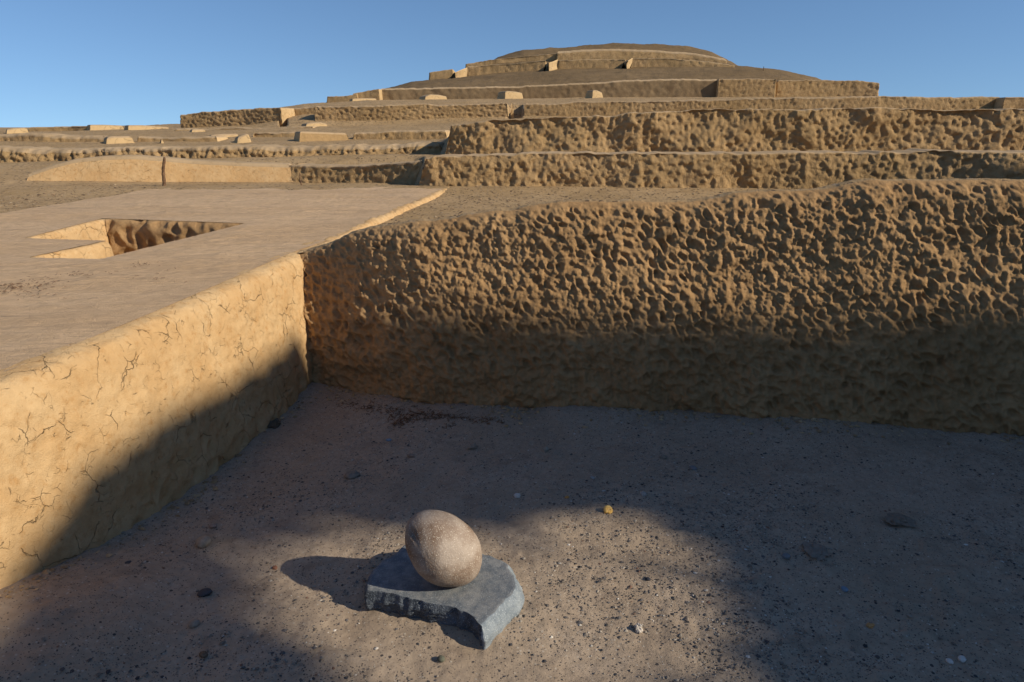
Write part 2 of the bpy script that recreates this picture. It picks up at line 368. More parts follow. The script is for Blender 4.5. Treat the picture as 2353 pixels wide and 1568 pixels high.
# ------------------------------------------------------------ PLATFORM with sunken pit
pf = empty('adobe_platform', (-1.6, 3.0, 0))
# side wall: plaster face toward the court
yv = np.concatenate([np.linspace(-11, .8, 30), np.arange(.85, 4.75, .009)])
xe = smoothi(yv, EY, EX, .3); zt = plat_z(yv)
wob = .012 * vnoise(yv * 1.7, 3, 0, 101)
xe = xe + wob
o1 = np.ones_like(yv)
prof = [(xe + .075, -.15 * o1), (xe + .07, .0 * o1), (xe + .045, .32 * o1), (xe + .03, .6 * o1), (xe + .012, zt - .09), (xe - .005, zt - .03), (xe - .05, zt - .001), (xe - .14, zt + .006), (xe - .20, zt - .008)]
P = np.stack([np.stack([a, yv, b], -1) for a, b in prof], 1); P = chaikin(P, 2); P, S = resample(P, 130)
nrm = gnormals(P)
if nrm[200, 30, 0] < 0: nrm = -nrm
A = P[:, :, 1]
lowm = sstep(.34, .05, P[:, :, 2]) * sstep(1.9, 2.8, A)
topm = sstep(.0, -.12, P[:, :, 0] - xe[:, None])
disp = .014 * fbm(A * 2.3, S * 2.3, 0, 3, 110) + .0045 * fbm(A * 12, S * 12, 0, 3, 111) + .003 * fbm(A * 30, S * 30, 0, 2, 114) - lowm * .018 * handprints(A, S, .11, 112) - .004 * handprints(A, S, .085, 113)
P = P + nrm * (disp * (1 - .85 * topm))[..., None]
Q = gridfaces(*P.shape[:2])
sw = obj('side_wall', mesh_np('side_wall', P.reshape(-1, 3), Q), M['plaster'], pf)
# right-hand ragged rim beyond the front wall (plaster edge standing a little above the soil)
yv = np.arange(4.3, 8.34, .012)
xe = smoothi(yv, EY, EX, .2) + .035 * fbm(yv * 3, 0, 0, 4, 120) * sstep(5, 6.5, yv)
zt = plat_z(yv); o1 = np.ones_like(yv)
prof = [(xe + .05, zt - .14), (xe + .045, zt - .05), (xe + .02, zt - .012), (xe + .0, zt + .004), (xe - .05, zt + .006), (xe - .09, zt - .012)]
P = np.stack([np.stack([a, yv, b], -1) for a, b in prof], 1); P = chaikin(P, 2); P, S = resample(P, 34)
nrm = gnormals(P)
if nrm[100, 10, 0] < 0: nrm = -nrm
P = P + nrm * (.010 * fbm(P[:, :, 1] * 14, S * 14, 0, 3, 121))[..., None]
tag(obj('broken_rim', mesh_np('broken_rim', P.reshape(-1, 3), gridfaces(*P.shape[:2])), M['plaster'], pf), 'ragged pale broken edge')
# top surface
PIT = np.array([(-3.42, 5.76), (-2.17, 5.50), (-2.52, 4.14), (-2.94, 4.18), (-2.79, 4.76), (-3.43, 4.86)])
def poly_sd(x, y, poly):
    d = np.full(x.shape, 1e9); inside = np.zeros(x.shape, bool); n = len(poly)
    for i in range(n):
        a, b = poly[i], poly[(i + 1) % n]; e = b - a
        t = np.clip(((x - a[0]) * e[0] + (y - a[1]) * e[1]) / (e @ e), 0, 1)
        d = np.minimum(d, np.hypot(x - a[0] - t * e[0], y - a[1] - t * e[1]))
        c = ((a[1] > y) != (b[1] > y)) & (x < (b[0] - a[0]) * (y - a[1]) / (b[1] - a[1] + 1e-12) + a[0]); inside ^= c
    return np.where(inside, -d, d)
yv = np.concatenate([np.linspace(-11, 1, 30), np.arange(1.03, 3.9, .022), np.arange(3.9, 6.1, .012), np.arange(6.1, 8.36, .025)])
sv = np.linspace(0, 1, 330)
YY2, SV = np.meshgrid(yv, sv, indexing='ij')
XL = x_left(YY2) + .02 * vnoise(YY2 * 4, 0, 0, 130); XE = (smoothi(yv, EY, EX, .25) - np.interp(yv, [4.3, 4.8], [.10, .03]))[:, None]
XX2 = XL + (XE - XL) * SV
sd = poly_sd(XX2, YY2, PIT)
ZT = plat_z(YY2) + .004 + (.014 * fbm(XX2 * 1.3, YY2 * 1.3, 0, 3, 131) + .005 * fbm(XX2 * 5, YY2 * 8, 0, 3, 132) + .016 * np.abs(fbm(XX2 * 3 + YY2 * 1.2, YY2 * 13 - XX2 * 5, 0, 4, 133, .6)) * (.4 + .6 * sstep(-.2, .3, fbm(XX2 * 1.1, YY2 * 1.4, 4, 2, 135)))) * sstep(0, .06, 1 - SV) * sstep(.02, .2, sd)
ZT -= .05 * sstep(8.30, 8.36, YY2) + .04 * sstep(.012, 0, SV)
Q = gridfaces(*XX2.shape); V = np.stack([XX2, YY2, ZT], -1).reshape(-1, 3)
keep = (sd.reshape(-1)[Q] > .020).all(1)
obj('top_surface', mesh_np('top_surface', V, Q[keep][:, ::-1]), M['floor'], pf)
# pit walls: ribbon swept round the outline
def offset_path(poly, step=.011):
    pts = []; nr = []; seg = []
    n = len(poly); area = sum(poly[i][0] * poly[(i + 1) % n][1] - poly[(i + 1) % n][0] * poly[i][1] for i in range(n))
    for i in range(n):
        a, b = poly[i], poly[(i + 1) % n]; e = b - a; L_ = np.linalg.norm(e); e = e / L_
        no = np.array([e[1], -e[0]]) * (1 if area > 0 else -1)   # outward
        k = max(2, int(L_ / step))
        for j in range(k):
            pts.append(a + e * L_ * j / k); nr.append(no); seg.append(i)
    return np.array(pts), np.array(nr), np.array(seg)
pts, nr, seg = offset_path(PIT)
_pa = np.arange(len(pts)) * .011
pts = pts + nr * (.018 * vnoise(_pa * 3.5, 0, 0, 134) + .008 * vnoise(_pa * 11, 0, 0, 136))[:, None]
def wsm(a, k=5):
    r = a.copy()
    for _ in range(k): r = (np.roll(r, 1, 0) + r + np.roll(r, -1, 0)) / 3
    return r
pts = wsm(pts, 22); nr = wsm(nr, 22); nr /= np.linalg.norm(nr, axis=1, keepdims=True)
pz = plat_z(pts[:, 1])
prof = [(.075, -.022), (.060, -.001), (.03, .0035), (.01, -.008), (-.004, -.04), (-.012, -.12), (-.02, -.3), (-.03, -.62)]
P = np.stack([np.concatenate([pts + nr * d, (pz + z)[:, None]], 1) for d, z in prof], 1); P = chaikin(P, 1); P, S = resample(P, 64)
rough_back = wsm((seg == 0).astype(float), 4)[:, None] * sstep(.02, .08, S)
al = np.arange(len(pts))[:, None] * .011
inw = np.concatenate([-nr, np.zeros((len(nr), 1))], 1)[:, None, :]
disp = rough_back * (.045 * (handprints(al + 0 * S, S + 0 * al, .13, 140) * -1 + .5) + .02 * fbm(al * 9 + 0 * S, S * 9, 0, 3, 141)) + .006 * fbm(al * 5 + 0 * S, S * 5, 0, 3, 142) * sstep(.03, .1, S)
P = P + inw * disp[..., None]
Q = gridfaces(*P.shape[:2], wrap=True)
sg = np.repeat(seg, P.shape[1] - 1)
obj('pit_wall', mesh_np('pit_wall', P.reshape(-1, 3), Q, (sg == 0).astype(int)), [M['plaster'], M['mud']], pf)
fl = PIT * 1.0
me = D.meshes.new('pit_floor'); me.from_pydata([(float(a), float(b), float(.22)) for a, b in (fl + .0)], [], [list(range(6))]); me.update()
obj('pit_floor', me, M['soil'], pf)
for c in pf.children: c.location = (1.6, -3.0, 0)
tag(pf, 'low plastered mud platform at left with smooth cream side and a sunken notched pit', 'platform')

# ------------------------------------------------------------ generic adobe wall
def wall(name, label, pts, thick=.6, res=.03, cell=.075, dep=.02, rough=.02, group=None, mats=('mud_far', 'coping', 'plaster_far'), batter=.05, smooth_face=False, zb=None, rnd=.05, cat='wall', crest=.02, seed=0, lend=0.0, rend=0.0, mould=0.0):
    """pts: (px, py_top, Y) survey points along the visible front; the ends return straight back into the terrace"""
    W = np.array([PY(a, b, c) for a, b, c in pts])
    d = np.concatenate([[0], np.cumsum(np.hypot(np.diff(W[:, 0]), np.diff(W[:, 1])))]); Lg = d[-1]
    n = max(6, int(Lg / res)); uu = np.linspace(0, Lg, n)
    fx = np.interp(uu, d, W[:, 0]); fy = np.interp(uu, d, W[:, 1]); fz = np.interp(uu, d, W[:, 2])
    k = max(1, int(.06 * n / 6))
    def sm(a):
        for _ in range(min(12, k)):
            b = a.copy(); b[1:-1] = (a[:-2] + a[1:-1] + a[2:]) / 3; a = b
        return a
    fx, fy, fz = sm(fx), sm(fy), sm(fz)
    fz = fz + crest * .5 * vnoise(uu * 11, seed, 0, 152) * (not smooth_face) + crest * (vnoise(uu * 1.3, seed, 0, 150) + .5 * vnoise(uu * 4, seed, 0, 151)) * (Lg > 1.5)
    dirv = np.array([fx[-1] - fx[0], fy[-1] - fy[0]]); dirv /= np.linalg.norm(dirv); back = np.array([-dirv[1], dirv[0]])
    if back[1] < 0: back = -back
    ms = max(4, int(thick / res))
    # boundary loop in local (u,w): front left->right, right side, back, left side
    lu = np.concatenate([uu, np.full(ms, Lg), uu[::-1], np.zeros(ms)]); lw = np.concatenate([np.zeros(n), np.linspace(0, thick, ms + 2)[1:-1], np.full(n, thick), np.linspace(thick, 0, ms + 2)[1:-1]])
    side = np.concatenate([np.zeros(n), np.ones(ms), np.full(n, 2), np.full(ms, 3)]).astype(int)
    nl = len(lu)
    ztop = np.interp(lu, uu, fz)
    xb = np.interp(lu, uu, fx) + back[0] * lw; yb_ = np.interp(lu, uu, fy) + back[1] * lw
    if zb is None:
        g = ground_z(xb, yb_); gf = np.interp(lu, uu, ground_z(fx, fy)); zbase = np.minimum(g, gf) - .12
        zbase = np.minimum(zbase, ztop - .15)
    else: zbase = np.full(nl, zb)
    H = (ztop - zbase)
    nv = max(5, int(H.max() / res)); 
    prof_t = np.concatenate([np.linspace(0, 1, nv), np.ones(4)]); ins = np.concatenate([np.linspace(0, batter, nv), batter + rnd * np.array([.15, .45, .9, 1.6])])
    zoff = np.concatenate([np.where(np.linspace(0, 1, nv) < 1, 0, -.6 * rnd) * 1.0, rnd * np.array([-.28, -.08, 0, .02])])
    tot = len(prof_t)
    ins = np.minimum(ins, thick * .45)
    iu = np.clip(lu[:, None], ins[None] * (1 + lend / max(batter, .01)), Lg - ins[None] * (1 + rend / max(batter, .01))); iw = np.clip(lw[:, None], ins[None], thick - ins[None])
    Xp = np.interp(iu, uu, fx) + back[0] * iw; Yp = np.interp(iu, uu, fy) + back[1] * iw
    tz = prof_t[None]
    Zp = zbase[:, None] + (np.interp(iu, uu, fz) - zbase[:, None] - .6 * rnd) * tz + np.where(np.arange(tot)[None] >= nv, zoff[None] + .6 * rnd, 0)
    outn = np.zeros((nl, 2)); outn[side == 0] = -back; outn[side == 2] = back; outn[side == 1] = dirv; outn[side == 3] = -dirv
    # displacement
    vv = Zp - zbase[:, None]; al_ = lu[:, None] + 0 * vv
    if smooth_face: dd = rough * .7 * fbm(al_ * 1.5, vv * 1.5, seed, 3, 160)
    else:
        dd = rough * fbm(al_ * .9 / max(cell * 8, .3), vv / max(cell * 8, .3), seed, 3, 161) * 1.5 - dep * handprints(al_ + seed, vv, cell, 162) + .5 * dep * fbm(al_ / cell * 2.2, vv / cell * 2.2, seed, 2, 163)
        if mould: dd = dd + mould * fbm(al_ / .28, vv / .34, seed + 4, 3, 164) + mould * .9 * (.5 - np.abs(fbm(al_ / .13, vv / .17, seed + 8, 3, 165, .6))) + mould * .45 * fbm(al_ / .045, vv / .05, seed + 2, 2, 167)
    fm = (np.arange(tot)[None] < nv) * 1.0 + (np.arange(tot)[None] >= nv) * .25
    soft = np.where(side == 0, 1.0, np.where(side == 2, .0, .12))[:, None]
    dd = dd * fm * soft
    Xp = Xp + outn[:, 0:1] * dd; Yp = Yp + outn[:, 1:2] * dd
    if not smooth_face: Zp = Zp + .25 * np.abs(dep) * fbm(al_ / cell * 1.3, vv / cell, 9, 2, 166) * (np.arange(tot)[None] > nv * .6) * soft
    V = np.stack([Xp, Yp, Zp], -1).reshape(-1, 3)
    Q = gridfaces(nl, tot, wrap=True)
    rowi = np.tile(np.arange(tot - 1), nl); sidei = np.repeat(side, tot - 1)
    mi = np.where(rowi >= nv - 1, 1, np.where(sidei == 0, 0, 2))
    # cap: bridge inner front to inner back
    inner = np.arange(nl) * tot + tot - 1
    fi = inner[:n]; bi = inner[n + ms:n + ms + n][::-1]
    cap = np.stack([fi[:-1], fi[1:], bi[1:], bi[:-1]], -1)
    Q = np.concatenate([Q, cap]); mi = np.concatenate([mi, np.ones(len(cap), int)])
    me = mesh_np(name, V, Q, mi)
    o = obj(name, me, [M[m] for m in mats], origin=(float(fx.mean()), float(fy.mean()), float(zbase.min())))
    tag(o, label, cat, group)
    return o
TW = 'low mud terrace walls of the ruined pyramid'
w2 = wall('terrace_wall', 'long low lumpy mud wall directly behind the tall foreground wall', [(952, 360, 8.5), (990, 357, 8.4), (1250, 356, 8.35), (1500, 352, 8.2), (1800, 354, 8.1), (2100, 351, 8.0), (2353, 353, 7.8), (3000, 350, 7.4)], thick=.8, res=.017, cell=.075, dep=.018, rough=.05, rnd=.02, group=TW, batter=.10, mould=.034, lend=.05)
w3 = wall('terrace_wall', 'tallest of the long lumpy terrace walls, second behind the foreground wall, with slanted left end', [(1016, 289, 10.6), (1042, 285, 10.5), (1150, 277, 10.4), (1300, 269, 10.3), (1500, 260, 10.2), (1750, 250, 10.1), (2000, 247, 10.0), (2200, 249, 9.9), (2353, 250, 9.8), (3000, 250, 9.4)], thick=1.0, res=.02, cell=.085, dep=.022, rough=.07, rnd=.02, group=TW, batter=.13, mould=.045, lend=.0, seed=3)
wall('terrace_wall', 'long thin finely pocked wall right of the dark gap, just above the tallest lumpy wall', [(1203, 238, 20.2), (1400, 234, 20), (1600, 231, 19.8), (1850, 226, 19.6), (1960, 221, 19.5), (2100, 222, 19.4), (2304, 223, 19.3)], thick=1, res=.035, cell=.11, dep=.03, rough=.03, group=TW, batter=.03, seed=5)
wall('terrace_wall', 'short warm brown wall stub at the right edge of the photo on the skyline', [(2309, 224, 18.9), (2353, 223, 18.9), (2800, 225, 18.7)], thick=1, res=.06, cell=.13, dep=.04, rough=.04, group=TW, seed=6)
wall('terrace_wall', 'finely pocked wall left of the dark gap in the middle tier', [(719, 246, 20.4), (900, 241, 20.3), (1000, 240, 20.3), (1168, 238, 20.2)], thick=1, res=.035, cell=.11, dep=.03, rough=.03, group=TW, batter=.03, seed=7)
wall('terrace_wall', 'short recessed shaded wall piece between two finely pocked walls', [(664, 250, 21.6), (724, 246, 21.5)], thick=1, res=.04, cell=.11, dep=.03, rough=.02, group=TW, batter=.03, seed=8)
wall('terrace_wall', 'rectangular wall block standing alone against the sky left of the middle tier', [(411, 264, 21.4), (500, 257, 21.2), (560, 252, 21.1), (646, 249, 20.8)], thick=1.1, res=.035, cell=.12, dep=.035, rough=.03, group=TW, batter=.02, seed=9)
wall('wall_pier', 'small cream pier inside the dark gap of the middle tier', [(1171, 236, 21.0), (1183, 236, 21.0)], thick=.5, res=.05, smooth_face=True, group=TW, mats=('plaster_far', 'coping', 'plaster_far'), seed=10, cat='pier')
wall('terrace_wall', 'low stepped left end piece of the long upper wall', [(748, 222, 32.6), (800, 220, 32.5), (822, 214, 32.5)], thick=1.5, res=.07, cell=.16, dep=.04, rough=.03, group=TW, seed=11)
wall('terrace_wall', 'sloping textured section near the left end of the long upper wall', [(808, 216, 32.6), (840, 209, 32.6), (872, 204, 32.5)], thick=1.2, res=.07, cell=.16, dep=.04, rough=.03, group=TW, seed=12)
wall('terrace_wall', 'long dark brown smooth-faced wall under the brown mound slope', [(868, 204, 33.0), (950, 202, 33.0), (1100, 200, 32.9), (1200, 197, 32.8), (1300, 192, 32.7), (1450, 184, 32.6), (1550, 180, 32.5), (1655, 182, 32.4)], thick=1.6, res=.07, cell=.3, dep=.03, rough=.08, group=TW, mats=('mud_brown', 'coping', 'plaster_far'), batter=.1, rnd=.12, seed=13)
wall('terrace_wall', 'textured wall section right of the dark brown wall, ending in a lit vertical edge', [(1650, 182, 32.2), (1720, 181, 32.1), (1786, 183, 32.0)], thick=1.5, res=.06, cell=.16, dep=.05, rough=.03, group=TW, batter=.03, seed=14)
wall('terrace_wall', 'square-ended wall section at the far right of the upper tier against the sky', [(1787, 184, 32.5), (1900, 185, 32.5), (1990, 187, 32.4), (2023, 192, 32.3)], thick=1.5, res=.06, cell=.16, dep=.05, rough=.03, group=TW, batter=.03, seed=15)
wall('terrace_wall', 'lowest left wall of the summit tier, thin and dark against the sky', [(984, 167, 46.0), (1015, 163, 46), (1042, 159, 46)], thick=2, res=.1, cell=.25, dep=.05, rough=.05, group=TW, seed=16)
wall('terrace_wall', 'wall of the summit tier between its first and second lit buttress', [(1072, 154, 46.4), (1120, 150, 46.3), (1180, 146, 46.2), (1256, 139, 46.0)], thick=2, res=.1, cell=.25, dep=.07, rough=.05, group=TW, seed=17)
wall('terrace_wall', 'wall of the summit tier between its second and third lit buttress', [(1280, 139, 46.2), (1360, 137, 46.0), (1440, 137, 45.8)], thick=2, res=.1, cell=.25, dep=.06, rough=.05, group=TW, seed=18)
wall('terrace_wall', 'wall of the summit tier right of its last lit buttress, tapering down the mound', [(1450, 134, 45.8), (1540, 135, 45.6), (1620, 140, 45.4), (1690, 150, 45.2)], thick=2, res=.1, cell=.25, dep=.06, rough=.05, group=TW, seed=19)
wall('terrace_wall', 'topmost left wall just under the dark summit', [(1068, 148, 50.4), (1120, 138, 50.3), (1200, 129, 50.2), (1281, 123, 50)], thick=2.5, res=.12, cell=.25, dep=.07, rough=.05, group=TW, seed=20)
wall('terrace_wall', 'topmost long wall with pale crest just under the dark summit', [(1278, 118, 49.6), (1340, 113, 49.6), (1420, 112, 49.5), (1520, 116, 49.4), (1600, 122, 49.3), (1672, 136, 49.0)], thick=2.5, res=.12, cell=.25, dep=.06, rough=.05, group=TW, rnd=.25, seed=21)
# lit buttresses: solid wedges whose right-hand face catches the sun
def wedge(name, label, a, b, c, d, Y, dy=1.0, group=None, cat='buttress', mat='plaster_far', thick=.6):
    """a bottom-left, b top-left, c top-right, d bottom-right in survey units; the lit face turns toward the right"""
    n = 14; m = 8
    def quad(u, v, w):
        px = (a[0] * (1 - u) + d[0] * u) * (1 - v) + (b[0] * (1 - u) + c[0] * u) * v
        py = (a[1] * (1 - u) + d[1] * u) * (1 - v) + (b[1] * (1 - u) + c[1] * u) * v
        return PY(px, py, Y - dy * (1 - u)) + np.array([-.35 * w * thick, w * thick, 0])
    G = []
    for i in range(n):
        r = []
        for j in range(m): r.append(quad(i / (n - 1), j / (m - 1), 0) + np.array([0, 0, 0]))
        for k_ in range(1, 4): r.append(quad(i / (n - 1), 1, k_ / 3) + np.array([0, 0, -.02 * k_]))
        q = quad(i / (n - 1), 0, 1); r.append(q + np.array([0, 0, -.3]))
        G.append([r[0] + np.array([0, 0, -.4])] + r)
    G = np.array(G); 
    nn = G.shape[1]
    G[:, 1:m + 1] += .02 * Y / 20 * vnoise(G[:, 1:m + 1, 0:1] * 3, G[:, 1:m + 1, 2:3] * 3, 0, 171)
    V = G.reshape(-1, 3); Q = gridfaces(n, nn)
    me = mesh_np(name, V, Q)
    import bmesh
    bm = bmesh.new(); bm.from_mesh(me); bmesh.ops.holes_fill(bm, edges=[e for e in bm.edges if e.is_boundary], sides=0); bmesh.ops.recalc_face_normals(bm, faces=bm.faces); bm.to_mesh(me); bm.free()
    o = obj(name, me, M[mat], origin=tuple(V.mean(0))); tag(o, label, cat, group); return o
BG = 'sunlit cream buttresses and wall ends'
wedge('buttress', 'leftmost lit buttress on the summit tier, sloping down to the left', (1034, 179), (1046, 166), (1074, 155), (1074, 176), 46.2, 1.6, BG)
wedge('buttress', 'middle lit buttress on the summit tier', (1254, 161), (1262, 144), (1281, 138), (1281, 160), 45.9, 1.3, BG)
wedge('buttress', 'rightmost small lit buttress on the summit tier', (1438, 150), (1444, 140), (1453, 134), (1453, 150), 45.6, 1.2, BG)

# left-hand tiers
wall('terrace_wall', 'long rough dark-faced wall crossing the left half behind the cream curved wall', [(-900, 345, 11.2), (0, 341, 11.2), (120, 343, 11.2), (250, 341, 11.1), (400, 341, 11.1), (560, 338, 11.1), (690, 337, 11.1), (850, 332, 11.1), (1022, 327, 11.1)], thick=.9, res=.024, cell=.10, dep=.045, rough=.05, group=TW, batter=.08, mould=.05, rnd=.10, seed=22)
wall('curved_wall', 'cream smooth wall rising in a long hump at left behind the stake', [(36, 408, 8.8), (70, 393, 8.85), (110, 380, 8.9), (160, 368, 8.97), (230, 361, 9.05), (310, 359, 9.15), (370, 364, 9.22), (430, 370, 9.3), (550, 375, 9.43), (684, 378, 9.55)], thick=.55, res=.025, smooth_face=True, rough=.02, mats=('plaster', 'coping', 'plaster'), batter=.10, rnd=.08, crest=.006, seed=23)
wall('terrace_wall', 'dark pocked wall joining the cream curved wall to the right-hand terrace', [(650, 379, 9.58), (780, 383, 9.4), (860, 378, 9.25), (975, 367, 9.05)], thick=.55, res=.022, cell=.09, dep=.03, rough=.04, group=TW, batter=.06, crest=.006, seed=24)
wall('terrace_wall', 'short low wall stub at the left edge of the photo beside the cream hump', [(-500, 389, 10.4), (0, 388, 10.4), (42, 387, 10.3)], thick=.5, res=.04, smooth_face=True, rough=.03, group=TW, mats=('plaster_far', 'coping', 'mud_far'), seed=25)
wall('terrace_wall', 'low rough wall at the far left in the third row, left of a cream block', [(-700, 311, 14.8), (0, 309, 14.8), (90, 309, 14.7), (180, 312, 14.7), (245, 315, 14.6)], thick=.7, res=.04, cell=.12, dep=.04, rough=.05, group=TW, seed=26, rnd=.1)
wall('terrace_wall', 'low rough wall in the third row just right of the cream block', [(308, 315, 14.7), (360, 317, 14.7), (440, 316, 14.6), (500, 312, 14.6)], thick=.6, res=.04, cell=.12, dep=.04, rough=.05, group=TW, seed=27)
wall('terrace_wall', 'low rough wall behind the small cream ramp in the third row', [(575, 306, 15.6), (640, 305, 15.6), (700, 303, 15.6)], thick=.6, res=.04, cell=.12, dep=.04, rough=.04, group=TW, seed=28)
wall('terrace_wall', 'low rough wall ending against the tallest lumpy wall in the third row', [(806, 305, 14.8), (900, 303, 14.8), (1029, 301, 14.7)], thick=.8, res=.035, cell=.12, dep=.04, rough=.04, group=TW, seed=29)
wall('terrace_wall', 'thin dark wall at far left on the skyline between two cream pieces', [(60, 293, 22), (150, 291, 22), (205, 288, 21.8)], thick=.8, res=.06, cell=.15, dep=.04, rough=.04, group=TW, seed=30)
wall('terrace_wall', 'long thin wall line under the block that stands against the sky', [(395, 296, 19.2), (520, 296, 19.1), (640, 293, 19.0), (720, 291, 18.9)], thick=.7, res=.06, cell=.15, dep=.03, rough=.03, group=TW, seed=31)
def lowblock(label, pts, Y, thick=.6, face='plaster_far'):
    P_ = [(a, b, Y - (pts[-1][0] - a) / F * Y * -.0) for a, b in pts]
    x0, x1 = pts[0][0], pts[-1][0]
    P_ = [(a, b, Y - (x1 - a) / F * Y * .5) for a, b in pts]
    return wall('wall_end', label, P_, thick=thick, res=.03, smooth_face=True, rough=.02, group=BG, mats=(face, 'coping', 'plaster_far'), batter=.06, rnd=.06, crest=.004, seed=int(x0))
lowblock('cream block with flat top in the third row at left', [(238, 322), (252, 314), (312, 313)], 14.4)
lowblock('tiny cream wall end right of the cream block', [(364, 323), (372, 319), (381, 318)], 14.2, .3)
lowblock('small cream ramp curling up to a rounded tip in the third row', [(540, 320), (556, 312), (572, 306), (580, 307)], 14.2, .4)
lowblock('low cream block left of the rounded ramp tip', [(478, 313), (500, 309), (555, 307)], 15.9, .4)
lowblock('long low ledge with cream top and lit right end in the third row', [(684, 302), (720, 303), (770, 305), (806, 306)], 14.6, .5, 'mud_far')
lowblock('low cream wall on the left skyline, first of the adjoining pair', [(202, 287), (240, 287), (288, 289)], 21.8, .8)
lowblock('low cream wall on the left skyline, right one of the adjoining pair', [(290, 288), (330, 288), (394, 293)], 21.2, .8)
lowblock('small cream slope at the far left edge below the skyline', [(10, 299), (30, 295), (68, 293)], 20.5, .5)
lowblock('thin cream strip below the block that stands against the sky', [(436, 299), (446, 297), (478, 297)], 18.2, .4)
lowblock('low rounded cream slab at the foot of the middle tier', [(700, 286), (716, 282), (740, 281), (758, 286)], 19.8, .6)
lowblock('small cream mound at the foot of the dark brown wall, left one', [(976, 223), (990, 217), (1010, 218), (1030, 222)], 31.0, .8)
lowblock('small cream mound at the foot of the dark brown wall, middle one', [(1160, 212), (1168, 209), (1190, 211), (1204, 214)], 30.8, .8)
lowblock('small cream mound at the foot of the dark brown wall, right one', [(1361, 212), (1366, 207), (1376, 208), (1388, 214)], 30.6, .6)
lowblock('thin cream strip at the foot of the sloping upper wall section', [(808, 227), (830, 226), (868, 226)], 31.6, .5)

# ------------------------------------------------------------ stone slab and egg-shaped boulder
# densify
def dens(poly, step=.004):
    pts = []
    for i in range(len(poly)):
        a, b = poly[i], poly[(i + 1) % len(poly)]; k = max(1, int(np.linalg.norm(b - a) / step))
        for j in range(k): pts.append(a + (b - a) * j / k)
    return np.array(pts)
O = wsm(dens(T), 6); cen = O.mean(0)
th = np.arange(len(O)) * .004
nO = np.stack([np.gradient(O[:, 1]), -np.gradient(O[:, 0])], 1); nO /= np.linalg.norm(nO, axis=1, keepdims=True)
if ((O - cen) * nO).sum() < 0: nO = -nO
O = O + nO * (.005 * vnoise(th * 18, 0, 0, 200) + .0035 * vnoise(th * 55, 0, 0, 201))[:, None]
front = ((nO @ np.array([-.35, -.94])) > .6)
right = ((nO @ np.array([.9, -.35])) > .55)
rows_ = []
for k_ in range(26):                       # top rings, dished
    f = 1 - (k_ / 25) ; f = max(f, 0.0)
    r = 1 - f
    pos = cen + (O - cen) * (r * .965)
    z = SLAB_T - .006 * (1 - r ** 2) + .0016 * fbm(pos[:, 0] * 25, pos[:, 1] * 25, 0, 3, 202)
    rows_.append(np.concatenate([pos, z[:, None]], 1))
for k_ in range(1, 31):
    t = k_ / 30
    bev = np.where(right, .022, .006)
    z = (SLAB_T - .002) * (1 - t ** 1.0) - .02 * t
    amp = (.008 * (1 - .2 * t)) * np.where(right, .35, 1) * min(1, t * 3)
    nz = amp * (fbm(th * 16 + z * 20, z * 34 + 0 * th, 0, 4, 203, .65) * 1.5 + .6 * np.abs(fbm(th * 38 + z * 30, z * 95 + 0 * th, 3, 2, 204)))
    outo = np.where(right, bev * min(1, t * 2.2), .004 * math.sin(t * 3.1)) - (t ** 2) * .012
    pos = O * 1.0 + nO * (outo + nz - .006 * (1 - min(1, t * 4)))[:, None]
    zc = z + .005 * np.clip(1 - t * 1.2, 0, 1) * vnoise(th * 30, 0, 0, 205) * front
    rows_.append(np.concatenate([pos, (zc + 0 * th)[:, None]], 1))
G = np.array(rows_).transpose(1, 0, 2)
Q = gridfaces(G.shape[0], G.shape[1], wrap=True)
ri = np.tile(np.arange(G.shape[1] - 1), G.shape[0]); oi = np.repeat(np.arange(G.shape[0]), G.shape[1] - 1)
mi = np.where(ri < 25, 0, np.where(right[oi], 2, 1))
sl = obj('stone_slab', mesh_np('stone_slab', G.reshape(-1, 3), Q, mi), [M['slab'], M['slab_side'], M['slab_bevel']], origin=(cen[0], cen[1], 0))
gz = float(sand_z(np.array([cen[0]]), np.array([cen[1]]))[0]) - .012; sl.location.z = gz
tag(sl, 'flat blue-grey stone slab with broken front edge lying on the sand', 'stone slab')
# boulder
nu, nv = 220, 130
a_, b_ = np.meshgrid(np.linspace(0, 2 * math.pi, nu, endpoint=False), np.linspace(0, math.pi, nv), indexing='ij')
ex = np.cos(b_); rr = np.sin(b_)
lx = .152 * ex; fat = 1 + .09 * ex
ly = .114 * rr * np.cos(a_) * fat; lz = .112 * rr * np.sin(a_) * fat
nrmv = np.stack([lx, ly, lz], -1); nrmv /= np.linalg.norm(nrmv, axis=2, keepdims=True)
bmp = .009 * fbm(lx * 7, ly * 9, lz * 9, 2, 210) + .0008 * fbm(lx * 60, ly * 60, lz * 60, 2, 211)
pit_c = np.array([-.66, -.42, .62]); pit_c /= np.linalg.norm(pit_c); _a = math.radians(47); pit_c = pit_c @ np.array([[math.cos(_a), 0, math.sin(_a)], [0, 1, 0], [-math.sin(_a), 0, math.cos(_a)]])
dp = np.linalg.norm((nrmv - pit_c) * np.array([1.2, 1.2, 2.2]), axis=2)
bmp -= .010 * np.exp(-(dp / .16) ** 2)
E3 = np.stack([lx, ly, lz], -1) + nrmv * bmp[..., None]
ang = math.radians(47); R = np.array([[math.cos(ang), 0, math.sin(ang)], [0, 1, 0], [-math.sin(ang), 0, math.cos(ang)]])
E3 = E3 @ R.T
zmin = E3[..., 2].min()
Ec = PY(1017, 1258, 2.13)
Ec[2] = gz + SLAB_T - .007 - zmin
r_ = ray(1017, 1258); s_ = (Ec[2] - 1.6) / r_[2]; Ec = CAM + r_ * s_
eg = obj('boulder', mesh_np('boulder', E3.reshape(-1, 3), gridfaces(nu, nv, wrap=True)), M['egg'])
eg.location = tuple(Ec); tag(eg, 'large smooth egg-shaped brown boulder balanced on the blue-grey slab', 'boulder')

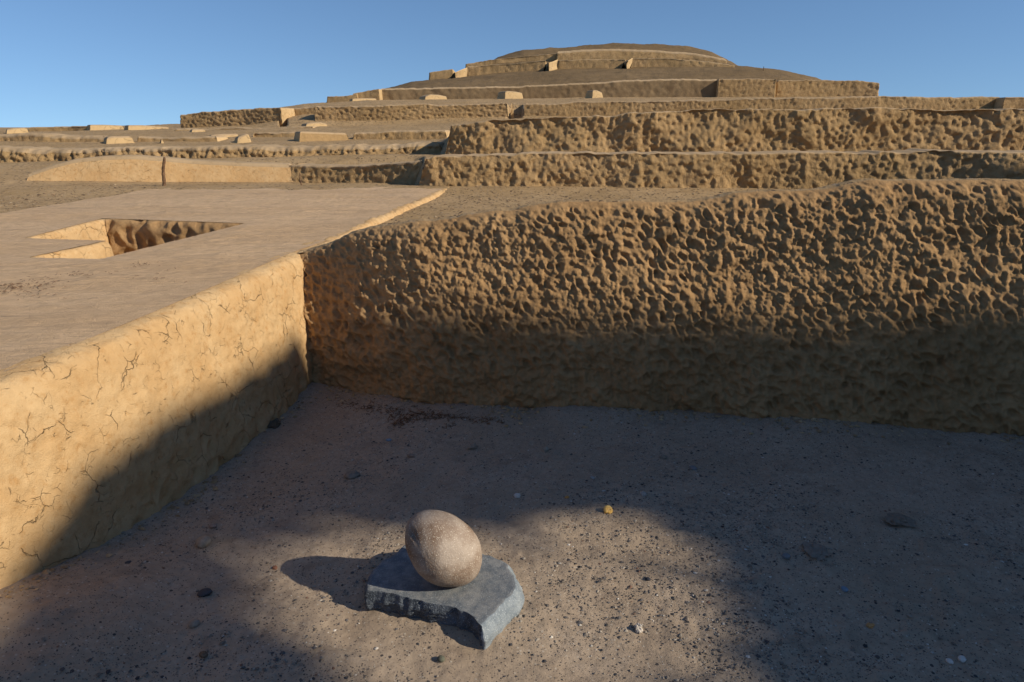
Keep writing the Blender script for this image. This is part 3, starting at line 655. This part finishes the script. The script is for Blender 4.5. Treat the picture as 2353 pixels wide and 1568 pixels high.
# ------------------------------------------------------------ stones named one by one
def stone(name, label, cat, px, py, size, c1, c2=None, flat=.65, seed=0, rough=0.15, el=1.25, group=None, soft=True):
    p = PZ(px, py, float(0)); p = PZ(px, py, float(sand_z(np.array([p[0]]), np.array([p[1]]))[0]))
    r = size / 2 / F * np.linalg.norm(p - CAM)
    nu_, nv_ = 28, 16
    a, b = np.meshgrid(np.linspace(0, 2 * math.pi, nu_, endpoint=False), np.linspace(0.02, math.pi - .02, nv_), indexing='ij')
    n = np.stack([np.sin(b) * np.cos(a), np.sin(b) * np.sin(a), np.cos(b)], -1)
    k = 1 + rough * fbm(n[..., 0] * 1.6 + seed, n[..., 1] * 1.6, n[..., 2] * 1.6, 3, 300) * 2 + (0 if soft else .25 * fbm(n[..., 0] * 4, n[..., 1] * 4 + seed, n[..., 2] * 4, 2, 301))
    G = n * k[..., None] * np.array([r * el / 1.1, r / 1.1, r * flat])
    an = seed * 1.7; R = np.array([[math.cos(an), -math.sin(an), 0], [math.sin(an), math.cos(an), 0], [0, 0, 1]]); G = G @ R.T
    m = simple(name + '_stone', c1, c2 or tuple(v * 1.35 for v in c1), 60, .85, .4, .002)
    o = obj(name, mesh_np(name, G.reshape(-1, 3), gridfaces(nu_, nv_, wrap=True), smooth=soft), m)
    o.location = (float(p[0]), float(p[1]), float(p[2] + r * flat * .55)); tag(o, label, cat, group); return o
PG = 'small stones and clods scattered over the sand'
tan = (.30, .235, .17); dk = (.055, .052, .055); wh = (.55, .5, .44); gry = (.17, .165, .165); blu = (.17, .22, .27); red = (.22, .10, .06)
for i, (nm, lb, x, y, s, c, fl_, ro, so) in enumerate([
 ('pebble', 'pale round pebble on the shaded sand near the cream platform side', 468, 1251, 30, tan, .75, .08, True),
 ('pebble', 'small pinkish pebble just above the pale round pebble', 489, 1211, 14, (.27, .19, .14), .6, .1, True),
 ('pebble', 'dark grey pebble left of the pale round pebble, nearer the platform', 293, 1300, 17, dk, .6, .1, True),
 ('pebble', 'round tan pebble low in the photo left of the slab', 447, 1438, 20, (.27, .21, .155), .8, .08, True),
 ('pebble', 'brown pebble low in the photo beneath the round tan one', 468, 1507, 16, (.14, .09, .055), .6, .15, True),
 ('pebble', 'dark flat stone halfway between the pale round pebble and the round tan one', 470, 1364, 26, dk, .35, .2, True),
 ('pebble', 'dark olive pebble below the front of the slab', 1014, 1517, 16, (.10, .10, .07), .7, .1, True),
 ('mud_clod', 'flat round mud clod on the sand above the slab and to its left', 808, 1096, 30, (.20, .16, .12), .4, .25, True),
 ('pebble', 'bluish chip lying below the twig litter', 893, 1012, 13, blu, .35, .05, True),
 ('mud_clod', 'dark broken clod against the foot of the cream platform side', 630, 980, 22, (.10, .075, .05), .8, .3, False),
 ('pebble', 'whitish pebble above and right of the boulder', 1188, 1142, 13, wh, .8, .2, False),
 ('pebble', 'pale angular pebble right of the slab near the bottom of the photo', 1467, 1449, 18, (.42, .37, .31), .9, .25, False),
 ('pebble', 'grey pebble alone in the dark sand at right', 1806, 1281, 17, gry, .6, .1, True),
 ('pebble', 'bluish pebble in the dark sand at lower right', 1940, 1356, 14, blu, .6, .1, True),
 ('pebble', 'orange chip in the dark sand at lower right', 1999, 1439, 13, (.48, .24, .09), .4, .3, False),
 ('pebble', 'left one of two white pebbles near the bottom right corner', 2182, 1522, 12, wh, .6, .1, True),
 ('pebble', 'right one of two white pebbles near the bottom right corner', 2210, 1517, 14, wh, .6, .1, True),
 ('pebble', 'small reddish pebble left of the boulder shadow', 632, 1307, 11, red, .7, .15, True),
 ('mud_clod', 'crumbly clod midway between the twig litter and the boulder', 1086, 1030, 16, (.24, .19, .14), .7, .3, False),
 ('mud_clod', 'small clod left of the crumbly one below the twig litter', 944, 1050, 14, (.22, .17, .13), .6, .3, False),
 ('pebble', 'pale clod right of the twig litter', 1254, 1036, 14, (.30, .26, .2), .7, .25, False),
 ('mud_clod', 'large slab-like clod in the dark sand at right', 2068, 1202, 44, (.17, .135, .10), .35, .3, False),
 ('mud_clod', 'broad low clod in the dark sand left of the slab-like clod', 1876, 1272, 46, (.19, .155, .12), .28, .35, False),
 ('pebble', 'black pebble on the bright sand right of the slab', 1489, 1333, 11, (.03, .032, .04), .7, .1, True),
 ('pebble', 'grey angular pebble above right of the curled yellow shell', 1479, 1137, 13, (.34, .31, .27), .6, .3, False),
 ('mud_clod', 'small clod near the wall foot above the curled yellow shell', 1523, 1053, 14, (.2, .165, .125), .6, .3, False),
 ('pebble', 'flat grey pebble near the wall foot right of the small clod', 1592, 1077, 16, gry, .4, .2, True),
 ('pebble', 'tiny orange chip left of the curled yellow shell', 1303, 1144, 9, (.5, .25, .07), .4, .3, False),
 ('pebble', 'pale grey pebble on the lit sand above left of the curled yellow shell', 1361, 1100, 11, (.3, .27, .24), .6, .2, True)]):
    stone(nm, lb, 'clod' if 'clod' in nm else 'pebble', x, y, s, c, None, fl_, i + 1, ro, 1.3 if not so else 1.2, PG, so)
# curled yellow shell: spiral whorls swept as a tapering tube
p = PZ(1397, 1173, .01)
sp = []; nn_ = 90
for i in range(nn_):
    t = i / (nn_ - 1); an = t * 2.6 * 2 * math.pi; r = .0035 + .013 * t ** 1.2; tr = .0015 + .0085 * t
    sp.append((r * math.cos(an), r * math.sin(an) * .9, .014 - .014 * t + .002, tr))
G = []
for i, (x, y, z, tr) in enumerate(sp):
    j = min(i + 1, nn_ - 1); k0 = max(i - 1, 0); tv = np.array(sp[j][:3]) - np.array(sp[k0][:3]); tv /= np.linalg.norm(tv) + 1e-9
    s1 = np.cross(tv, [0, 0, 1]); s1 /= np.linalg.norm(s1); s2 = np.cross(s1, tv)
    G.append([np.array([x, y, z]) + tr * (math.cos(q) * s1 + math.sin(q) * s2) for q in np.linspace(0, 2 * math.pi, 13)])
G = np.array(G); o = obj('snail_shell', mesh_np('snail_shell', G.reshape(-1, 3), gridfaces(G.shape[0], 13)), M['shell'])
o.location = (float(p[0]), float(p[1]), float(sand_z(np.array([p[0]]), np.array([p[1]]))[0] + .008)); o.rotation_euler = (.9, .3, .6)
tag(o, 'curled orange-yellow shell lying on the lit sand right of the boulder', 'shell')

# ------------------------------------------------------------ grit (uncountable) as one mesh with a per-grain colour
def grit(name, xs_, ys_, sz, zfun, cols_, kind='stuff', rough=.9, lift=.25, flatz=.7):
    n = len(xs_)
    base = np.array([(1, 0, 0), (.3, .95, 0), (-.8, .6, 0), (-.8, -.6, 0), (.3, -.95, 0), (0, 0, 1), (0, 0, -1)], float)
    tri = np.array([(0, 1, 5), (1, 2, 5), (2, 3, 5), (3, 4, 5), (4, 0, 5), (1, 0, 6), (2, 1, 6), (3, 2, 6), (4, 3, 6), (0, 4, 6)])
    an = rng.uniform(0, 6.28, n); c, s = np.cos(an), np.sin(an)
    Bv = base[None] * rng.uniform(.65, 1.25, (n, 7, 1)) * np.stack([sz * rng.uniform(.8, 1.5, n), sz, sz * flatz * rng.uniform(.5, 1, n)], -1)[:, None]
    x = Bv[..., 0] * c[:, None] - Bv[..., 1] * s[:, None] + xs_[:, None]; y = Bv[..., 0] * s[:, None] + Bv[..., 1] * c[:, None] + ys_[:, None]
    z = Bv[..., 2] + (zfun(xs_, ys_) + sz * lift)[:, None]
    V = np.stack([x, y, z], -1).reshape(-1, 3)
    T_ = (tri[None] + (np.arange(n) * 7)[:, None, None]).reshape(-1, 3)
    me = mesh_np(name, V, T_, smooth=False)
    ca = me.color_attributes.new('grain', 'FLOAT_COLOR', 'POINT')
    cc = np.repeat(np.concatenate([cols_, np.ones((n, 1))], 1), 7, 0).astype(np.float32); ca.data.foreach_set('color', cc.ravel())
    m = D.materials.new(name); m.use_nodes = True; N = m.node_tree.nodes
    at = N.new('ShaderNodeAttribute'); at.attribute_name = 'grain'; m.node_tree.links.new(at.outputs['Color'], N['Principled BSDF'].inputs['Base Color'])
    N['Principled BSDF'].inputs['Roughness'].default_value = rough; N['Principled BSDF'].inputs['Specular IOR Level'].default_value = .25
    o = obj(name, me, m); tag(o, kind=kind); return o
n = 50000
gx = rng.uniform(-2.1, 3.2, n * 2); gy = 1.05 + 2.6 * rng.uniform(0, 1, n * 2) ** 1.25
okp = (gy < smoothi(gx, BX, BY) - .03) & (gx > x_edge(gy) + .06)
cl = fbm(gx * 2.5, gy * 2.5, 0, 3, 400)
okp &= rng.uniform(0, 1, n * 2) < np.clip(.40 + 2.0 * cl, .06, 1) * (.35 + .65 * sstep(3.3, 2.6, gy)) * (.45 + .55 * sstep(-1.3, -.7, gx))
slabsd = poly_sd(gx, gy, T); okp &= slabsd > .004
gx, gy = gx[okp][:n], gy[okp][:n]; n = len(gx)
sz = .0014 + .0020 * rng.random(n) + .0055 * rng.random(n) ** 8
pal = np.array([(.20, .165, .13), (.26, .21, .16), (.05, .048, .05), (.05, .05, .055), (.11, .10, .095), (.34, .29, .23), (.52, .47, .40), (.17, .10, .07)])
pc = rng.choice(8, n, p=[.24, .23, .07, .04, .17, .17, .05, .03]); cc = pal[pc] * rng.uniform(.75, 1.25, (n, 1))
g_ = grit('gravel', gx, gy, sz, sand_z, cc); tag(g_, 'fine dark and pale grit strewn over the grey sand', 'gravel')
# mud crumbs fallen from the walls
n = 2600
gx = rng.uniform(-1.2, 3.2, n); gy = smoothi(gx, BX, BY) - .0 - np.abs(rng.normal(0, .09, n))
n2 = 700; gy2 = rng.uniform(1.5, 4.0, n2); gx2 = x_edge(gy2) + .08 + np.abs(rng.normal(0, .05, n2)); gx = np.concatenate([gx, gx2]); gy = np.concatenate([gy, gy2]); n += n2
kp = rng.uniform(0, 1, n) < np.clip(.35 + 1.6 * fbm(gx * 3, gy * 3, 0, 2, 410), .05, 1)
gx, gy = gx[kp], gy[kp]; n = len(gx)
sz = .002 + .004 * rng.random(n) + .012 * rng.random(n) ** 6
cc = np.array([(.40, .27, .14), (.30, .20, .11), (.46, .33, .19)])[rng.choice(3, n)] * rng.uniform(.75, 1.1, (n, 1))
g_ = grit('mud_crumbs', gx, gy, sz, sand_z, cc); tag(g_, 'crumbs of mud fallen along the foot of the walls', 'mud crumbs')
# crumbs on the soil terrace
n = 9000
gx = rng.uniform(-5.5, 5, n); gy = rng.uniform(4.3, 8.6, n)
onplat = (gx < x_edge(gy) + .05) & (gx > x_left(gy)); kp = ~onplat & (gy > smoothi(gx, TX, TY) + .6)
gx, gy = gx[kp], gy[kp]; n = len(gx)
sz = .003 + .006 * rng.random(n) + .014 * rng.random(n) ** 8
cc = np.array([(.30, .21, .125), (.16, .11, .068), (.40, .3, .19)])[rng.choice(3, n, p=[.45, .3, .25])] * rng.uniform(.8, 1.2, (n, 1))
g_ = grit('soil_crumbs', gx, gy, sz, ground_z, cc); tag(g_, 'loose crumbs of dry earth on the brown soil terrace', 'soil crumbs')

# ------------------------------------------------------------ dry litter
def litter(name, pts, zfun, ln, w, mat, label):
    V = []; Q = []
    for (x, y) in pts:
        a = random.uniform(0, math.pi); L_ = random.uniform(.3, 1) * ln; b = a + random.uniform(-.9, .9); z = float(zfun(np.array([x]), np.array([y]))[0])
        p0 = np.array([x, y, z + random.uniform(.001, .008)]); p1 = p0 + np.array([math.cos(a), math.sin(a), random.uniform(-.1, .35)]) * L_ / 2; p2 = p1 + np.array([math.cos(b), math.sin(b), random.uniform(-.4, .1)]) * L_ / 2
        for A_, B_ in ((p0, p1), (p1, p2)):
            d_ = B_ - A_; s = np.cross(d_, [0, 0, 1]); s = s / (np.linalg.norm(s) + 1e-9) * w * random.uniform(.5, 1.2); t_ = np.array([0, 0, w])
            k = len(V); V += [A_ - s, A_ + t_, A_ + s, B_ - s, B_ + t_, B_ + s]; Q += [(k, k + 3, k + 4, k + 1), (k + 1, k + 4, k + 5, k + 2), (k + 2, k + 5, k + 3, k)]
    o = obj(name, mesh_np(name, np.array(V), np.array(Q), smooth=False), mat); tag(o, label, 'twigs', kind='stuff'); return o
pts_ = []
for (cx, cy, sx, sy, n_) in [(800, 930, 18, 6, 60), (840, 938, 22, 7, 90), (890, 945, 25, 7, 130), (925, 962, 22, 8, 150), (915, 972, 18, 6, 80), (960, 955, 22, 7, 150), (1000, 962, 30, 5, 140), (1060, 967, 30, 5, 110), (1120, 972, 22, 4, 90), (1030, 980, 10, 4, 30), (980, 958, 60, 14, 60)]:
    for _ in range(int(n_ * .6)):
        q = PZ(random.gauss(cx, sx * .8), random.gauss(cy, sy * .7), .02)
        if q[1] < float(smoothi(np.array([q[0]]), BX, BY)[0]) + .02: pts_.append((q[0], q[1]))
litter('twig_litter', pts_, sand_z, .03, .0016, M['twig'], 'rust-brown dry twigs drifted against the foot of the tall wall')
pts_ = []
for (cx, cy, sx, sy, n_) in [(200, 635, 50, 6, 30), (90, 655, 60, 10, 60), (60, 680, 50, 10, 20), (330, 612, 30, 4, 15), (380, 640, 60, 12, 10), (20, 665, 20, 8, 50)]:
    for _ in range(n_):
        q = PZ(random.gauss(cx, sx * .7), random.gauss(cy, sy * .7), .75, .02)
        if x_left(q[1]) < q[0] < x_edge(q[1]) - .1 and poly_sd(np.array([q[0]]), np.array([q[1]]), PIT)[0] > .03: pts_.append((q[0], q[1]))
litter('dry_stalks', pts_, lambda x, y: plat_z(y) + .006,   .022, .0018, M['wood'], 'bits of dry stalk scattered on the platform top')

# ------------------------------------------------------------ stakes
def stake(name, label, px, py0, py1, Y, r, lean=0.0, seed=0):
    b = PY(px, py1, Y); t = PY(px + lean, py0, Y); h = t - b
    nz = 16; na = 10; G = []
    for i in range(-2, nz):
        f = i / (nz - 1); c = b + h * f + np.array([.35 * r * math.sin(f * 7 + seed), 0, 0])
        rr_ = r * (1.1 - .25 * f) * (1 + .12 * math.sin(i * 2.1 + seed))
        if i == nz - 1: rr_ *= .55
        G.append([c + rr_ * np.array([math.cos(q), math.sin(q), 0]) for q in np.linspace(0, 2 * math.pi, na, endpoint=False)])
    G.append([b + h * 1.005 + 0 * np.array([1, 1, 1.])] * na)
    G = np.array(G).transpose(1, 0, 2)
    o = obj(name, mesh_np(name, G.reshape(-1, 3), gridfaces(na, G.shape[1], wrap=True)), M['wood'], origin=tuple(b)); tag(o, label, 'stake'); return o
stake('wooden_stake', 'upright weathered wooden stake in front of the cream curved wall', 376, 361, 428, 8.5, .019, .5, 1)
stake('wooden_stake', 'short thin leaning stick at the foot of the dark joining wall', 692, 397, 424, 8.45, .008, -4, 2)
stake('wooden_stake', 'hair-thin rod standing on the right slope of the far mound', 1754, 153, 165, 44.0, .02, 1, 3)

# ------------------------------------------------------------ sun direction and an unseen wall added at right to shade the court
SEL = math.radians(30); SPH = math.radians(20)
DST = 12.0
sh = np.array([math.cos(SPH), -math.sin(SPH)]); sq = np.array([math.sin(SPH), math.cos(SPH)])
off = (18 - DST) * math.tan(SEL)
sil_a = [-9, -3, -.6, .4, .9, 1.27, 1.58, 1.96, 2.6, 3.3, 3.42, 3.64, 3.85, 4.01, 4.45, 5.2, 6.6, 7.6, 8.55, 9.35, 10.4, 11.4]
sil_h = [11.0, 12.5, 11.6, 8.9, 8.3, 8.42, 8.55, 8.69, 8.76, 8.86, 8.55, 7.98, 7.53, 7.1, 6.05, 4.4, 3.6, 6.0, 7.9, 6.5, 5.2, 3.6]  # top outline shaped so its shade edges fall on court and terrace walls
cs_ = .04
aa = np.arange(-9, 11.4, cs_); hh = np.arange(-.2, 12.9, cs_)
AA, HH = np.meshgrid(aa, hh, indexing='ij')
silh = np.interp(AA, sil_a, np.array(sil_h)) + .05 * vnoise(AA * 2, 0, 0, 500)
solid = HH < silh
# made-up opening that pools light round the boulder: the ray through ground point (x,y,0) crosses the wall at (a,h)
XG = DST - HH / math.tan(SEL)            # distance along the sun azimuth of the ground point
gxx = XG * sh[0] + AA * sq[0]; gyy = XG * sh[1] + AA * sq[1]
def blob(cx, cy, rx, ry, rot=0.0):
    c, s = math.cos(rot), math.sin(rot); dx, dy = gxx - cx, gyy - cy
    return np.hypot((dx * c + dy * s) / rx, (-dx * s + dy * c) / ry)
core = np.minimum(np.minimum(blob(-.40, 2.12, .58, .32, -.2), blob(.12, 2.02, .50, .34)), blob(-.1, 1.75, .45, .24))
fall = np.minimum(blob(-.12, 2.10, .98, .58), blob(-.05, 1.75, .70, .42))
dn = rng.random(AA.shape)
core = np.minimum(core, blob(.33, 2.45, .42, .30) + .38)
openp = dn > sstep(.80, 1.75, core)
solid &= ~openp
ci, cj = np.nonzero(solid)
na_, nh_ = AA.shape; nh1 = nh_ + 1
vid = lambda i, j, k: ((i * nh1 + j) * 2 + k)
S_ = np.zeros((na_ + 2, nh_ + 2), bool); S_[1:-1, 1:-1] = solid
fq = [np.stack([vid(ci, cj, 0), vid(ci + 1, cj, 0), vid(ci + 1, cj + 1, 0), vid(ci, cj + 1, 0)], -1), np.stack([vid(ci, cj, 1), vid(ci, cj + 1, 1), vid(ci + 1, cj + 1, 1), vid(ci + 1, cj, 1)], -1)]
for di, dj, (p0, p1) in ((-1, 0, ((0, 0), (0, 1))), (1, 0, ((1, 0), (1, 1))), (0, -1, ((0, 0), (1, 0))), (0, 1, ((0, 1), (1, 1)))):
    m_ = ~S_[ci + 1 + di, cj + 1 + dj]; a, b = ci[m_], cj[m_]
    fq.append(np.stack([vid(a + p0[0], b + p0[1], 0), vid(a + p1[0], b + p1[1], 0), vid(a + p1[0], b + p1[1], 1), vid(a + p0[0], b + p0[1], 1)], -1))
fq = np.concatenate(fq)
I, J, K = np.meshgrid(np.arange(na_ + 1), np.arange(nh1), np.arange(2), indexing='ij')
va = aa[0] + I * cs_ - cs_ / 2; vh = hh[0] + J * cs_ - cs_ / 2; vd = DST + K * .16 + .03 * vnoise(va * 3, vh * 3, 0, 502)
V = np.stack([vd * sh[0] + va * sq[0], vd * sh[1] + va * sq[1], vh], -1).reshape(-1, 3)
used = np.unique(fq); rm = -np.ones(len(V), int); rm[used] = np.arange(len(used))
o = obj('added_shade_wall', mesh_np('added_shade_wall', V[used], rm[fq], smooth=False), M['mud_far'], origin=(DST * sh[0], DST * sh[1], 0))
tag(o, 'unseen wall added past the right edge to shade the sand court and pool light', 'wall')

# ------------------------------------------------------------ light, sky, camera
wd = D.worlds.new('World'); scn.world = wd; wd.use_nodes = True
N = wd.node_tree.nodes; L = wd.node_tree.links
sk = N.new('ShaderNodeTexSky'); sk.sky_type = 'NISHITA'; sk.sun_disc = False; sk.sun_elevation = SEL
sk.sun_rotation = math.atan2(sh[0], sh[1])      # measured from +Y toward +X
tcw = N.new('ShaderNodeTexCoord'); ad = N.new('ShaderNodeVectorMath'); ad.operation = 'ADD'; ad.inputs[1].default_value = (0, 0, .12); L.new(tcw.outputs['Generated'], ad.inputs[0])
nm_ = N.new('ShaderNodeVectorMath'); nm_.operation = 'NORMALIZE'; L.new(ad.outputs[0], nm_.inputs[0]); L.new(nm_.outputs[0], sk.inputs[0])
sk.altitude = 400; sk.air_density = 1.0; sk.dust_density = .0; sk.ozone_density = 3.0
bg = N['Background']; tn = N.new('ShaderNodeMix'); tn.data_type = 'RGBA'; tn.blend_type = 'MULTIPLY'; tn.inputs[0].default_value = 1; tn.inputs[7].default_value = (.83, .94, 1.03, 1)
L.new(sk.outputs[0], tn.inputs[6]); L.new(tn.outputs[2], bg.inputs[0]); bg.inputs[1].default_value = .115
sl_ = D.lights.new('sun', 'SUN'); sl_.energy = 5.0; sl_.angle = math.radians(.6); sl_.color = (1, .90, .74)
so = D.objects.new('sun', sl_); COL.objects.link(so)
import mathutils
sd_ = mathutils.Vector((sh[0] * math.cos(SEL), sh[1] * math.cos(SEL), math.sin(SEL)))
so.rotation_euler = sd_.to_track_quat('Z', 'Y').to_euler(); so.location = tuple(sd_ * 40)
cd = D.cameras.new('camera'); cam = D.objects.new('camera', cd); COL.objects.link(cam)
cam.location = tuple(CAM); cam.rotation_euler = (math.pi / 2 - PITCH, 0, 0)
cd.sensor_width = 36; cd.lens = F / 2353 * 36; cd.clip_end = 10000; cd.clip_start = .05
scn.camera = cam
scn.view_settings.view_transform = 'Standard'; scn.view_settings.look = 'None'; scn.view_settings.exposure = 0.0; scn.view_settings.gamma = 1
scn.cycles.max_bounces = 6
